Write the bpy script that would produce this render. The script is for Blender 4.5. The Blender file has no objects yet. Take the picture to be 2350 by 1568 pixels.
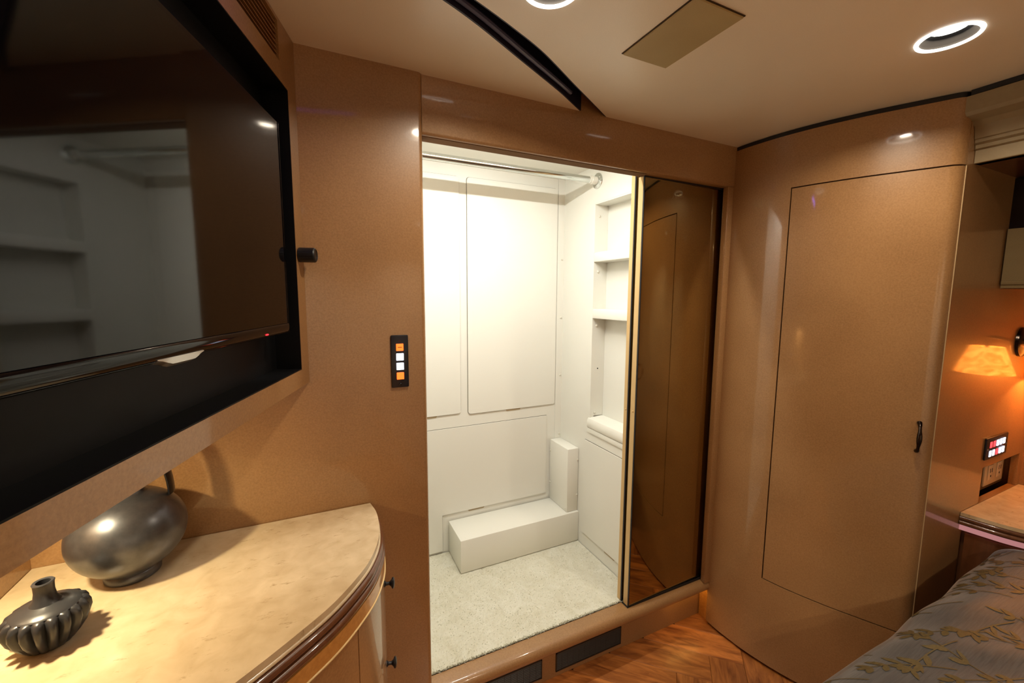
import bpy, bmesh, math, random
from mathutils import Vector, Matrix
from mathutils.geometry import tessellate_polygon
random.seed(7)
S = bpy.context.scene
COL = S.collection

# ------------------------------------------------------------------ camera
EYE = Vector((0, 0, 1.42))
YAW, PITCH, ROLL = math.radians(25.2918), math.radians(-6.2842), math.radians(0.2883)
fwd = Vector((math.sin(YAW) * math.cos(PITCH), math.cos(YAW) * math.cos(PITCH), math.sin(PITCH)))
rgt = Vector((math.cos(YAW), -math.sin(YAW), 0))
upv = rgt.cross(fwd)
r2 = rgt * math.cos(ROLL) + upv * math.sin(ROLL)
u2 = -rgt * math.sin(ROLL) + upv * math.cos(ROLL)
cd = bpy.data.cameras.new('camera')
cam = bpy.data.objects.new('camera', cd)
COL.objects.link(cam)
cam.matrix_world = Matrix(((r2.x, u2.x, -fwd.x, 0), (r2.y, u2.y, -fwd.y, 0), (r2.z, u2.z, -fwd.z, EYE.z), (0, 0, 0, 1)))
cd.sensor_width = 36
cd.lens = 954.39 * 36 / 2350
cd.clip_start = 0.01
S.camera = cam

# ------------------------------------------------------------------ world and exposure
w = bpy.data.worlds.new('world')
S.world = w
w.use_nodes = True
w.node_tree.nodes['Background'].inputs[0].default_value = (1.0, 0.8, 0.6, 1)
w.node_tree.nodes['Background'].inputs[1].default_value = 0.0
S.view_settings.view_transform = 'Standard'
S.view_settings.look = 'None'
S.view_settings.exposure = 0.08
S.view_settings.gamma = 1
S.view_settings.use_curve_mapping = False

DOWN_W = (4.6, 4.9, 32.0, 26.0)          # watts of the ceiling downlights, last two raised for bounced fill
DOWN_C = (1.0, 0.86, 0.66)
CLOSET_W = 11.2
CLOSET_C = (1.0, 0.99, 0.94)
CEIL = 1.99


# ------------------------------------------------------------------ helpers
def origin_of(o):
    v = Vector((0, 0, 0))
    while o:
        v += o.location
        o = o.parent
    return v


def link(o, parent):
    COL.objects.link(o)
    if parent:
        o.parent = parent


def tag(o, label=None, cat=None, group=None, kind=None):
    if label: o['label'] = label
    if cat: o['category'] = cat
    if group: o['group'] = group
    if kind: o['kind'] = kind
    return o


def thing(name, label, cat, loc, group=None):
    o = bpy.data.objects.new(name, None)
    o.empty_display_size = 0.05
    o.location = loc
    COL.objects.link(o)
    return tag(o, label, cat, group)


def build(name, bm, mat, parent=None, smooth=True, angle=35):
    """bm holds world coordinates"""
    bmesh.ops.recalc_face_normals(bm, faces=bm.faces[:])
    if parent:
        off = origin_of(parent)
    else:
        xs = [v.co.x for v in bm.verts]; ys = [v.co.y for v in bm.verts]; zs = [v.co.z for v in bm.verts]
        off = Vector(((min(xs) + max(xs)) / 2, (min(ys) + max(ys)) / 2, min(zs)))
    bmesh.ops.translate(bm, verts=bm.verts[:], vec=-off)
    me = bpy.data.meshes.new(name)
    bm.to_mesh(me)
    bm.free()
    if smooth:
        me.polygons.foreach_set('use_smooth', [True] * len(me.polygons))
        me.set_sharp_from_angle(angle=math.radians(angle))
    me.materials.append(mat)
    o = bpy.data.objects.new(name, me)
    link(o, parent)
    if not parent:
        o.location = off
    return o


def box(bm, x0, x1, y0, y1, z0, z1, bev=0.0, seg=2):
    r = bmesh.ops.create_cube(bm, size=1)
    vs = r['verts']
    for v in vs:
        v.co = Vector(((x0 + x1) / 2 + v.co.x * (x1 - x0), (y0 + y1) / 2 + v.co.y * (y1 - y0), (z0 + z1) / 2 + v.co.z * (z1 - z0)))
    if bev:
        es = list({e for v in vs for e in v.link_edges})
        bmesh.ops.bevel(bm, geom=es, offset=bev, segments=seg, affect='EDGES', profile=0.5)
    return vs


def bbox(*a, **k):
    bm = bmesh.new()
    box(bm, *a, **k)
    return bm


def prism(bm, pts, z0, z1, holes=()):
    """vertical prism over a 2D outline (holes allowed)"""
    loops = [list(pts)] + [list(h) for h in holes]
    flat = [p for l in loops for p in l]
    lo = [bm.verts.new((p[0], p[1], z0)) for p in flat]
    hi = [bm.verts.new((p[0], p[1], z1)) for p in flat]
    if not holes:
        bm.faces.new(lo); bm.faces.new(hi)
    else:
        for t in tessellate_polygon([[Vector((p[0], p[1], 0)) for p in l] for l in loops]):
            bm.faces.new([lo[i] for i in t]); bm.faces.new([hi[i] for i in t])
    k = 0
    for l in loops:
        n = len(l)
        for i in range(n):
            a, b = k + i, k + (i + 1) % n
            bm.faces.new([lo[a], lo[b], hi[b], hi[a]])
        k += n


def extrude_profile(bm, prof, fa, fb):
    """prof: list of 2D points; fa / fb map a 2D point to the 3D start and end"""
    A = [bm.verts.new(fa(p)) for p in prof]
    B = [bm.verts.new(fb(p)) for p in prof]
    n = len(prof)
    bm.faces.new(A); bm.faces.new(B)
    for i in range(n):
        bm.faces.new([A[i], A[(i + 1) % n], B[(i + 1) % n], B[i]])


def lathe(bm, prof, c, n=40, cap=True, fn=None):
    """prof: (radius, z) list; c: centre (x, y, z0)"""
    rings = []
    for r, z in prof:
        ring = []
        for i in range(n):
            a = 2 * math.pi * i / n
            rr = r * (fn(a, z) if fn else 1)
            ring.append(bm.verts.new((c[0] + rr * math.cos(a), c[1] + rr * math.sin(a), c[2] + z)))
        rings.append(ring)
    for j in range(len(rings) - 1):
        for i in range(n):
            bm.faces.new([rings[j][i], rings[j][(i + 1) % n], rings[j + 1][(i + 1) % n], rings[j + 1][i]])
    if cap:
        bm.faces.new(rings[0]); bm.faces.new(rings[-1])


def tube(bm, pts, r, n=12, cap=True):
    pts = [Vector(p) for p in pts]
    rs = r if isinstance(r, (list, tuple)) else [r] * len(pts)
    rings = []
    ref = None
    for i, p in enumerate(pts):
        t = (pts[min(i + 1, len(pts) - 1)] - pts[max(i - 1, 0)]).normalized()
        if ref is None:
            ref = t.orthogonal().normalized()
        ref = (ref - t * ref.dot(t)).normalized()
        b = t.cross(ref)
        rings.append([bm.verts.new(p + (ref * math.cos(2 * math.pi * k / n) + b * math.sin(2 * math.pi * k / n)) * rs[i]) for k in range(n)])
    for j in range(len(rings) - 1):
        for i in range(n):
            bm.faces.new([rings[j][i], rings[j][(i + 1) % n], rings[j + 1][(i + 1) % n], rings[j + 1][i]])
    if cap:
        bm.faces.new(rings[0]); bm.faces.new(rings[-1])


def spline(P, n=8):
    P = [Vector(p) for p in P]
    out = []
    for i in range(len(P) - 1):
        p0 = P[i - 1] if i else P[0] * 2 - P[1]
        p1, p2 = P[i], P[i + 1]
        p3 = P[i + 2] if i + 2 < len(P) else P[-1] * 2 - P[-2]
        for k in range(n):
            t = k / n
            out.append(0.5 * ((2 * p1) + (p2 - p0) * t + (2 * p0 - 5 * p1 + 4 * p2 - p3) * t * t + (3 * p1 - p0 - 3 * p2 + p3) * t ** 3))
    out.append(P[-1])
    return out


def offset2(pts, d):
    """shift a 2D polyline to its left by d"""
    out = []
    for i, p in enumerate(pts):
        t = (pts[min(i + 1, len(pts) - 1)] - pts[max(i - 1, 0)]).normalized()
        out.append(Vector((p.x - t.y * d, p.y + t.x * d)))
    return out


def curved_panel(bm, pts, d0, d1, z0, z1):
    a, b = offset2(pts, d0), offset2(pts, d1)
    n = len(pts)
    R = [[bm.verts.new((q.x, q.y, z)) for q in l] for l, z in ((a, z0), (a, z1), (b, z1), (b, z0))]
    for i in range(n - 1):
        for k in range(4):
            bm.faces.new([R[k][i], R[k][i + 1], R[(k + 1) % 4][i + 1], R[(k + 1) % 4][i]])
    for i in (0, n - 1):
        bm.faces.new([R[k][i] for k in range(4)])


def sweep2(bm, pts, prof):
    """prof: closed list of (outward offset, z) swept along the 2D polyline"""
    cols = [offset2(pts, o) for o, z in prof]
    n, m = len(pts), len(prof)
    V = [[bm.verts.new((cols[k][i].x, cols[k][i].y, prof[k][1])) for k in range(m)] for i in range(n)]
    for i in range(n - 1):
        for k in range(m):
            bm.faces.new([V[i][k], V[i + 1][k], V[i + 1][(k + 1) % m], V[i][(k + 1) % m]])
    bm.faces.new(V[0]); bm.faces.new(V[-1])


def circle(cx, cy, r, n=40):
    return [(cx + r * math.cos(2 * math.pi * i / n), cy + r * math.sin(2 * math.pi * i / n)) for i in range(n)]


def struct(name, bm, mat, parent=None, **k):
    o = build(name, bm, mat, parent, **k)
    if not parent:
        o['kind'] = 'structure'
    return o


def dome(bm, p, axis, r=0.005):
    """small screw head on a surface, axis = outward normal"""
    ax = Vector(axis).normalized()
    p = Vector(p)
    tube(bm, [p - ax * r * 0.2, p + ax * r * 0.35, p + ax * r * 0.65, p + ax * r * 0.8], [r, r, r * 0.7, r * 0.15], n=10)


# ------------------------------------------------------------------ materials
def newmat(name):
    m = bpy.data.materials.new(name)
    m.use_nodes = True
    nt = m.node_tree
    return m, nt, nt.nodes['Principled BSDF']


def setp(b, **k):
    names = dict(col='Base Color', rough='Roughness', metal='Metallic', coat='Coat Weight', coatr='Coat Roughness', spec='Specular IOR Level', ior='IOR', trans='Transmission Weight', em='Emission Color', es='Emission Strength', sheen='Sheen Weight')
    for a, v in k.items():
        if a in ('col', 'em') and len(v) == 3: v = (*v, 1)
        b.inputs[names[a]].default_value = v


def plain(name, col, rough=0.5, **k):
    m, nt, b = newmat(name)
    setp(b, col=col, rough=rough, **k)
    return m


def mottled(name, c0, c1, scale=180, big=5, rough=0.3, coat=0.5, coatr=0.06, bump=0.0, stretch=(1, 1, 1), bigamt=0.35, spec=0.5):
    """two colours mixed by fine speckle plus slow cloud"""
    m, nt, b = newmat(name)
    N, L = nt.nodes, nt.links
    tc = N.new('ShaderNodeTexCoord')
    mp = N.new('ShaderNodeMapping'); mp.inputs['Scale'].default_value = stretch
    L.new(tc.outputs['Object'], mp.inputs['Vector'])
    n1 = N.new('ShaderNodeTexNoise'); n1.inputs['Scale'].default_value = scale; n1.inputs['Detail'].default_value = 3; n1.inputs['Roughness'].default_value = 0.6
    n2 = N.new('ShaderNodeTexNoise'); n2.inputs['Scale'].default_value = big; n2.inputs['Detail'].default_value = 2
    L.new(mp.outputs[0], n1.inputs['Vector']); L.new(mp.outputs[0], n2.inputs['Vector'])
    mx = N.new('ShaderNodeMix'); mx.data_type = 'FLOAT'; mx.inputs['Factor'].default_value = bigamt
    L.new(n1.outputs[0], mx.inputs[2]); L.new(n2.outputs[0], mx.inputs[3])
    cr = N.new('ShaderNodeValToRGB')
    cr.color_ramp.elements[0].position = 0.36; cr.color_ramp.elements[0].color = (*c0, 1)
    cr.color_ramp.elements[1].position = 0.64; cr.color_ramp.elements[1].color = (*c1, 1)
    L.new(mx.outputs[0], cr.inputs[0]); L.new(cr.outputs[0], b.inputs['Base Color'])
    if bump:
        bp = N.new('ShaderNodeBump'); bp.inputs['Strength'].default_value = bump; bp.inputs['Distance'].default_value = 0.001
        L.new(n1.outputs[0], bp.inputs['Height']); L.new(bp.outputs[0], b.inputs['Normal'])
    setp(b, rough=rough, coat=coat, coatr=coatr, spec=spec)
    return m


def emis(name, col, s):
    m, nt, b = newmat(name)
    setp(b, col=(0.02, 0.02, 0.02), rough=0.4, em=col, es=s)
    return m


MAPLE = mottled('maple_veneer', (0.275, 0.140, 0.053), (0.375, 0.203, 0.082), scale=230, big=4, rough=0.38, coat=0.8, coatr=0.07, bigamt=0.4)
MAPLE_DK = mottled('dark_stained_veneer', (0.10, 0.036, 0.014), (0.15, 0.055, 0.022), scale=90, big=6, rough=0.3, coat=0.7, coatr=0.06, stretch=(1, 1, 0.15))
MAPLE_LT = mottled('honey_veneer', (0.46, 0.20, 0.045), (0.60, 0.29, 0.075), scale=120, big=8, rough=0.3, coat=0.8, coatr=0.06)
CREAM = plain('closet_cream_paint', (0.755, 0.75, 0.68), 0.42)
CREAM_SH = plain('shelf_cream_paint', (0.785, 0.78, 0.705), 0.35)
SCREWM = plain('screw_cap_cream', (0.66, 0.64, 0.55), 0.35)
CEILM = mottled('padded_ceiling_vinyl', (0.82, 0.72, 0.56), (0.87, 0.77, 0.60), scale=500, big=5, rough=0.36, coat=0.0, bump=0.1, spec=0.9)
GRILLECLOTH = mottled('ceiling_panel_mesh', (0.38, 0.285, 0.125), (0.46, 0.35, 0.165), scale=900, big=8, rough=0.6, coat=0.0)
SLOTM = plain('slot_dark_plum', (0.022, 0.018, 0.036), 0.5)
BLACKTR_SHADE = plain('black_trim_gap_shade', (0.006, 0.006, 0.008), 0.5)  # black trim parts, also painted in for shade in gaps
LENSSTRIP = plain('strip_lens', (0.09, 0.09, 0.15), 0.25)
BLACK = plain('black_laminate', (0.0022, 0.0023, 0.0028), 0.5, spec=0.25)
TVBLACK = plain('gloss_black_bezel', (0.003, 0.003, 0.004), 0.07, spec=0.25)
SCREEN = plain('screen_glass', (0.0016, 0.0016, 0.0020), 0.05, ior=1.36)
SILVER = plain('silver_trim', (0.62, 0.60, 0.56), 0.3, metal=0.9)
CHROME = plain('chrome', (0.62, 0.64, 0.62), 0.12, metal=1.0)
DKMETAL = plain('dark_bronze_metal', (0.045, 0.034, 0.028), 0.22, metal=1.0)
BLKMETAL = plain('blackened_metal', (0.012, 0.012, 0.014), 0.3, metal=0.3)
MIRROR = plain('bronze_mirror', (0.42, 0.33, 0.17), 0.02, metal=1.0)
GOLD = plain('satin_gold_edge', (0.62, 0.42, 0.19), 0.38, metal=0.35)
GUNMETAL = mottled('gunmetal_glaze', (0.085, 0.088, 0.10), (0.13, 0.133, 0.148), scale=40, big=7, rough=0.34, coat=0.15, coatr=0.2)
GUNMETAL.node_tree.nodes['Principled BSDF'].inputs['Metallic'].default_value = 0.75
GOURDM = plain('gourd_grey_glaze', (0.035, 0.036, 0.042), 0.3, metal=0.2)
VENTBLK = plain('vent_black', (0.028, 0.024, 0.021), 0.4)
PLASTIC = plain('switch_plate_black', (0.010, 0.010, 0.016), 0.35)
RUBBER = plain('knurled_black', (0.008, 0.008, 0.009), 0.4)
RED = emis('button_red', (1.0, 0.10, 0.01), 3.2)
WHITE = emis('button_white', (0.75, 0.82, 1.0), 3.5)
RED2 = emis('keypad_red', (1.0, 0.05, 0.06), 2.2)
IVORY = plain('outlet_ivory', (0.62, 0.55, 0.40), 0.35)
SLATM = mottled('vent_slat_veneer', (0.26, 0.12, 0.035), (0.34, 0.16, 0.05), scale=150, rough=0.4, coat=0.3)
CORNICEM = mottled('cornice_taupe_paint', (0.27, 0.20, 0.105), (0.30, 0.225, 0.12), scale=60, rough=0.55, coat=0.0)
SHADEFAB = mottled('window_shade_fabric', (0.17, 0.115, 0.045), (0.20, 0.14, 0.06), scale=300, rough=0.8, coat=0.0, stretch=(1, 1, 4))
NIGHT = plain('night_window_glass', (0.004, 0.004, 0.006), 0.05)
PINKLED = emis('pink_strip', (1.0, 0.42, 0.42), 0.42)
WARMLED = emis('warm_strip', (1.0, 0.55, 0.12), 9)
PURPLED = emis('violet_strip', (0.30, 0.16, 1.0), 25)


def marble():
    m, nt, b = newmat('cream_solid_surface')
    N, L = nt.nodes, nt.links
    tc = N.new('ShaderNodeTexCoord')
    n1 = N.new('ShaderNodeTexNoise'); n1.inputs['Scale'].default_value = 26; n1.inputs['Detail'].default_value = 7; n1.inputs['Distortion'].default_value = 0.4
    L.new(tc.outputs['Object'], n1.inputs['Vector'])
    cr = N.new('ShaderNodeValToRGB')
    cr.color_ramp.elements[0].position = 0.3; cr.color_ramp.elements[0].color = (0.54, 0.415, 0.25, 1)
    cr.color_ramp.elements[1].position = 0.7; cr.color_ramp.elements[1].color = (0.67, 0.535, 0.345, 1)
    L.new(n1.outputs[0], cr.inputs[0])
    mp = N.new('ShaderNodeMapping'); mp.inputs['Scale'].default_value = (9, 24, 9); mp.inputs['Rotation'].default_value = (0, 0, 0.5)
    L.new(tc.outputs['Object'], mp.inputs['Vector'])
    n2 = N.new('ShaderNodeTexNoise'); n2.inputs['Scale'].default_value = 3.4; n2.inputs['Detail'].default_value = 4; n2.inputs['Roughness'].default_value = 0.7
    L.new(mp.outputs[0], n2.inputs['Vector'])
    c2 = N.new('ShaderNodeValToRGB')
    c2.color_ramp.elements[0].position = 0.61; c2.color_ramp.elements[0].color = (0, 0, 0, 1)
    c2.color_ramp.elements[1].position = 0.76; c2.color_ramp.elements[1].color = (1, 1, 1, 1)
    L.new(n2.outputs[0], c2.inputs[0])
    mx = N.new('ShaderNodeMix'); mx.data_type = 'RGBA'
    L.new(c2.outputs[0], mx.inputs['Factor']); L.new(cr.outputs[0], mx.inputs[6]); mx.inputs[7].default_value = (0.36, 0.25, 0.13, 1)
    L.new(mx.outputs[2], b.inputs['Base Color'])
    setp(b, rough=0.22, coat=0.3, coatr=0.08)
    return m


def plankwood():
    m, nt, b = newmat('cherry_plank')
    N, L = nt.nodes, nt.links
    tc = N.new('ShaderNodeTexCoord')
    oi = N.new('ShaderNodeObjectInfo')
    add = N.new('ShaderNodeVectorMath'); add.operation = 'ADD'
    mul = N.new('ShaderNodeVectorMath'); mul.operation = 'SCALE'; mul.inputs[3].default_value = 9
    comb = N.new('ShaderNodeCombineXYZ')
    for i in range(3): L.new(oi.outputs['Random'], comb.inputs[i])
    L.new(comb.outputs[0], mul.inputs[0]); L.new(tc.outputs['Object'], add.inputs[0]); L.new(mul.outputs[0], add.inputs[1])
    mp = N.new('ShaderNodeMapping'); mp.inputs['Scale'].default_value = (2.2, 13, 1)
    L.new(add.outputs[0], mp.inputs['Vector'])
    n1 = N.new('ShaderNodeTexNoise'); n1.inputs['Scale'].default_value = 2.4; n1.inputs['Detail'].default_value = 8; n1.inputs['Distortion'].default_value = 1.1; n1.inputs['Roughness'].default_value = 0.62
    L.new(mp.outputs[0], n1.inputs['Vector'])
    cr = N.new('ShaderNodeValToRGB')
    cr.color_ramp.elements[0].position = 0.30; cr.color_ramp.elements[0].color = (0.15, 0.036, 0.006, 1)
    cr.color_ramp.elements[1].position = 0.72; cr.color_ramp.elements[1].color = (0.58, 0.205, 0.045, 1)
    L.new(n1.outputs[0], cr.inputs[0])
    hs = N.new('ShaderNodeHueSaturation')
    mr = N.new('ShaderNodeMapRange'); mr.inputs[3].default_value = 0.75; mr.inputs[4].default_value = 1.25
    L.new(oi.outputs['Random'], mr.inputs[0]); L.new(mr.outputs[0], hs.inputs['Value']); L.new(cr.outputs[0], hs.inputs['Color'])
    L.new(hs.outputs[0], b.inputs['Base Color'])
    setp(b, rough=0.42, coat=0.3, coatr=0.2)
    return m


def carpetmat(name, thin):
    m, nt, b = newmat(name)
    N, L = nt.nodes, nt.links
    tc = N.new('ShaderNodeTexCoord')
    n1 = N.new('ShaderNodeTexNoise'); n1.inputs['Scale'].default_value = 9; n1.inputs['Detail'].default_value = 9; n1.inputs['Roughness'].default_value = 0.85; n1.inputs['Distortion'].default_value = 0.8
    L.new(tc.outputs['Object'], n1.inputs['Vector'])
    cr = N.new('ShaderNodeValToRGB')
    cr.color_ramp.elements[0].position = 0.3; cr.color_ramp.elements[0].color = (0.56, 0.53, 0.40, 1)
    cr.color_ramp.elements[1].position = 0.68; cr.color_ramp.elements[1].color = (0.72, 0.71, 0.61, 1)
    L.new(n1.outputs[0], cr.inputs[0]); L.new(cr.outputs[0], b.inputs['Base Color'])
    setp(b, rough=0.95, spec=0.1)
    tr = N.new('ShaderNodeBsdfTranslucent'); L.new(cr.outputs[0], tr.inputs['Color'])
    ms = N.new('ShaderNodeMixShader'); ms.inputs[0].default_value = 0.45 if thin else 0.0
    L.new(b.outputs[0], ms.inputs[1]); L.new(tr.outputs[0], ms.inputs[2]); L.new(ms.outputs[0], N['Material Output'].inputs['Surface'])
    return m


def fabricmat():
    m, nt, b = newmat('taupe_satin_fabric')
    N, L = nt.nodes, nt.links
    tc = N.new('ShaderNodeTexCoord')
    mp = N.new('ShaderNodeMapping'); mp.inputs['Scale'].default_value = (3, 60, 30); mp.inputs['Rotation'].default_value = (0, 0, 0.35)
    L.new(tc.outputs['Object'], mp.inputs['Vector'])
    n1 = N.new('ShaderNodeTexNoise'); n1.inputs['Scale'].default_value = 5; n1.inputs['Detail'].default_value = 4
    L.new(mp.outputs[0], n1.inputs['Vector'])
    cr = N.new('ShaderNodeValToRGB')
    cr.color_ramp.elements[0].position = 0.3; cr.color_ramp.elements[0].color = (0.026, 0.026, 0.028, 1)
    cr.color_ramp.elements[1].position = 0.7; cr.color_ramp.elements[1].color = (0.056, 0.054, 0.056, 1)
    L.new(n1.outputs[0], cr.inputs[0]); L.new(cr.outputs[0], b.inputs['Base Color'])
    bp = N.new('ShaderNodeBump'); bp.inputs['Strength'].default_value = 0.25; bp.inputs['Distance'].default_value = 0.002
    L.new(n1.outputs[0], bp.inputs['Height']); L.new(bp.outputs[0], b.inputs['Normal'])
    setp(b, rough=0.5, sheen=0.4)
    return m


def lampshademat():
    m, nt, b = newmat('amber_mica_shade')
    N, L = nt.nodes, nt.links
    tc = N.new('ShaderNodeTexCoord')
    n1 = N.new('ShaderNodeTexNoise'); n1.inputs['Scale'].default_value = 26; n1.inputs['Detail'].default_value = 6; n1.inputs['Distortion'].default_value = 1.5
    L.new(tc.outputs['Object'], n1.inputs['Vector'])
    cr = N.new('ShaderNodeValToRGB')
    cr.color_ramp.elements[0].position = 0.35; cr.color_ramp.elements[0].color = (0.75, 0.12, 0.008, 1)
    cr.color_ramp.elements[1].position = 0.66; cr.color_ramp.elements[1].color = (1.0, 0.36, 0.05, 1)
    L.new(n1.outputs[0], cr.inputs[0]); L.new(cr.outputs[0], b.inputs['Emission Color'])
    setp(b, col=(0.5, 0.2, 0.05), rough=0.6, es=6.0)
    return m


MARBLE, PLANK, FABRIC, SHADEM = marble(), plankwood(), fabricmat(), lampshademat()
CARPET, PILE = carpetmat('cream_carpet_base', False), carpetmat('cream_carpet_pile', True)
EMBRO = mottled('gold_embroidery', (0.070, 0.050, 0.017), (0.115, 0.085, 0.034), scale=200, rough=0.5, coat=0.0)


def area_light(name, loc, direction, sx, sy, watts, col, parent, spread=180, disk=False):
    ld = bpy.data.lights.new(name, 'AREA')
    ld.energy = watts
    ld.color = col
    ld.shape = 'DISK' if disk else 'RECTANGLE'
    ld.size = sx
    if not disk: ld.size_y = sy
    ld.spread = math.radians(spread)
    o = bpy.data.objects.new(name, ld)
    link(o, parent)
    o.location = Vector(loc) - origin_of(parent)
    o.rotation_euler = Vector(direction).to_track_quat('-Z', 'Y').to_euler()
    return o


# ================================================================== SETTING
YH = 1.14      # face of header over the closet
YP = 1.132     # face of the partition wall
# ---- floor slab + herringbone planks
fl = struct('floor', bbox(-0.60, 2.50, -1.55, 1.90, -0.06, -0.012), plain('floor_subbase', (0.05, 0.015, 0.004), 0.7))
PW, PL = 0.124, 0.372
bm = bmesh.new()
box(bm, -PL / 2 + 0.0004, PL / 2 - 0.0004, -PW / 2 + 0.0004, PW / 2 - 0.0004, -0.012, 0.0, bev=0.0008, seg=1)
pm = bpy.data.meshes.new('plank'); bm.to_mesh(pm); bm.free(); pm.materials.append(PLANK)
foff = origin_of(fl)
A0 = Vector((1.183, 1.202))
e1 = Vector((math.cos(math.radians(-45)), math.sin(math.radians(-45))))
e2 = Vector((-e1.y, e1.x))
cnt = 0
for i in range(-30, 30):
    for j in range(-12, 12):
        # herringbone: horizontal plank of cell, then vertical plank of the same step
        for kind in (0, 1):
            ox = i * PW + j * (PL + PW) * 0 + j * 2 * PL
            oy = i * PW
            if kind == 0:
                cx, cy, rot = ox + PL / 2, oy + PW / 2, 0
            else:
                cx, cy, rot = ox + PL + PW / 2, oy + PW - PL / 2, 90
            p = A0 + e1 * cx + e2 * cy
            if -0.56 < p.x < 2.4 and -1.3 < p.y < 1.34 and cnt < 298 and not (p.x < -0.1 and p.y > 0.55):
                o = bpy.data.objects.new('plank', pm)
                link(o, fl)
                o.location = Vector((p.x, p.y, 0)) - foff
                o.rotation_euler = (0, 0, math.radians(-45 + rot))
                cnt += 1

# ---- outer walls
struct('wall_left', bbox(-0.62, -0.545, -1.5, 1.20, 0, 2.06), MAPLE)
struct('wall_front', bbox(-0.62, 2.53, -1.56, -1.5, 0, 2.06), mottled('pale_wall_covering', (0.66, 0.58, 0.47), (0.72, 0.64, 0.53), scale=80, rough=0.6, coat=0.0))
struct('wall_right', bbox(2.455, 2.53, -1.5, 0.70, 0, 2.06), MAPLE)
# ---- partition left of closet (rounded free edge)
bm = bmesh.new()
arc = [(0.262 + 0.012 * math.sin(a), YP + 0.012 - 0.012 * math.cos(a)) for a in [math.pi / 2 * k / 6 for k in range(7)]]
prism(bm, [(-0.545, YP)] + arc + [(0.274, 1.185), (0.20, 1.185), (0.20, 1.20), (-0.545, 1.20)], 0, CEIL)
struct('wall_partition', bm, MAPLE)
# ---- header above the closet opening
bm = bmesh.new()
pr = [(YH, 2.07), (YH, 1.850), (YH + 0.003, 1.8445), (YH + 0.008, 1.842), (1.189, 1.842), (1.189, 2.07)]
extrude_profile(bm, pr, lambda p: (0.274, p[0], p[1]), lambda p: (1.56, p[0], p[1]))
wh = struct('wall_header', bm, MAPLE)
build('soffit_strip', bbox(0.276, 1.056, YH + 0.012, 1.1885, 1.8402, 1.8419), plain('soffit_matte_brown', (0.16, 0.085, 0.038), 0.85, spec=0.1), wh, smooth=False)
# ---- sill with bull nose, skirt
nose = [(1.206, 0.2)] + [(1.165 - 0.022 * math.sin(a), 0.175 + 0.025 * math.cos(a)) for a in [math.pi * k / 12 for k in range(13)]] + [(1.206, 0.15)]
bm = bmesh.new()
extrude_profile(bm, nose, lambda p: (0.274, p[0], p[1]), lambda p: (1.56, p[0], p[1]))
struct('trim_1', bm, MAPLE)
struct('baseboard_closet', bbox(0.274, 1.56, 1.206, 1.222, 0, 0.15), MAPLE)
# ---- jamb beside the wardrobe
struct('trim_2', bbox(1.457, 1.56, 1.142, 1.165, 0.2, 1.842, bev=0.003), MAPLE)

# ---- closet shell
CB, CR, CF = 1.82, 1.144, 0.20
struct('floor_closet', bbox(0.20, 1.56, 1.222, 1.86, 0.12, 0.192), plain('closet_subfloor', (0.5, 0.46, 0.34), 0.8))
struct('ceiling_closet', bbox(0.20, 1.56, 1.19, 1.86, CEIL, 2.04), CREAM)
struct('wall_closet_left', bbox(0.16, 0.20, 1.20, 1.86, 0.192, CEIL), CREAM)
wr = struct('wall_closet_rear', bbox(0.20, 1.56, CB, CB + 0.04, 0.192, CEIL), CREAM)
# right wall of the closet with the shelf niche left open
bm = bmesh.new()
NY0, NY1, NZ0, NZ1 = 1.285, 1.562, 0.852, 1.830
box(bm, CR, CR + 0.02, NY1, CB, 0.192, CEIL)
box(bm, CR, CR + 0.02, 1.24, NY1, 0.192, 0.80)
box(bm, CR, CR + 0.02, 1.24, NY1, NZ1, CEIL)
box(bm, CR, CR + 0.02, 1.24, NY0, 0.80, NZ1)
wc = struct('wall_closet_right', bm, CREAM, smooth=False)


def notch_panel(parent, pts2, to3, depth, notch=None, label=None):
    """thin removable panel; pts2 outline in (u, v); notch = (u0, u1, v, h) finger cut in the lower edge"""
    bm = bmesh.new()
    A = [bm.verts.new(to3(u, v, 0.0)) for u, v in pts2]
    B = [bm.verts.new(to3(u, v, depth)) for u, v in pts2]
    n = len(pts2)
    bm.faces.new(A); bm.faces.new(B)
    for i in range(n):
        bm.faces.new([A[i], A[(i + 1) % n], B[(i + 1) % n], B[i]])
    o = build('access_panel', bm, CREAM, parent, smooth=False)
    return o


def rear(u, v, d): return (u, CB - 0.001 - d, v)
def side(u, v, d): return (CR - 0.001 - d, u, v)


SEAM = plain('panel_gap_dark', (0.10, 0.085, 0.05), 0.8)
SLOTSHADE = plain('finger_slot_shade_tan', (0.42, 0.33, 0.20), 0.7)  # tan stands for the shade inside the finger slots
PD = 0.005


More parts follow.
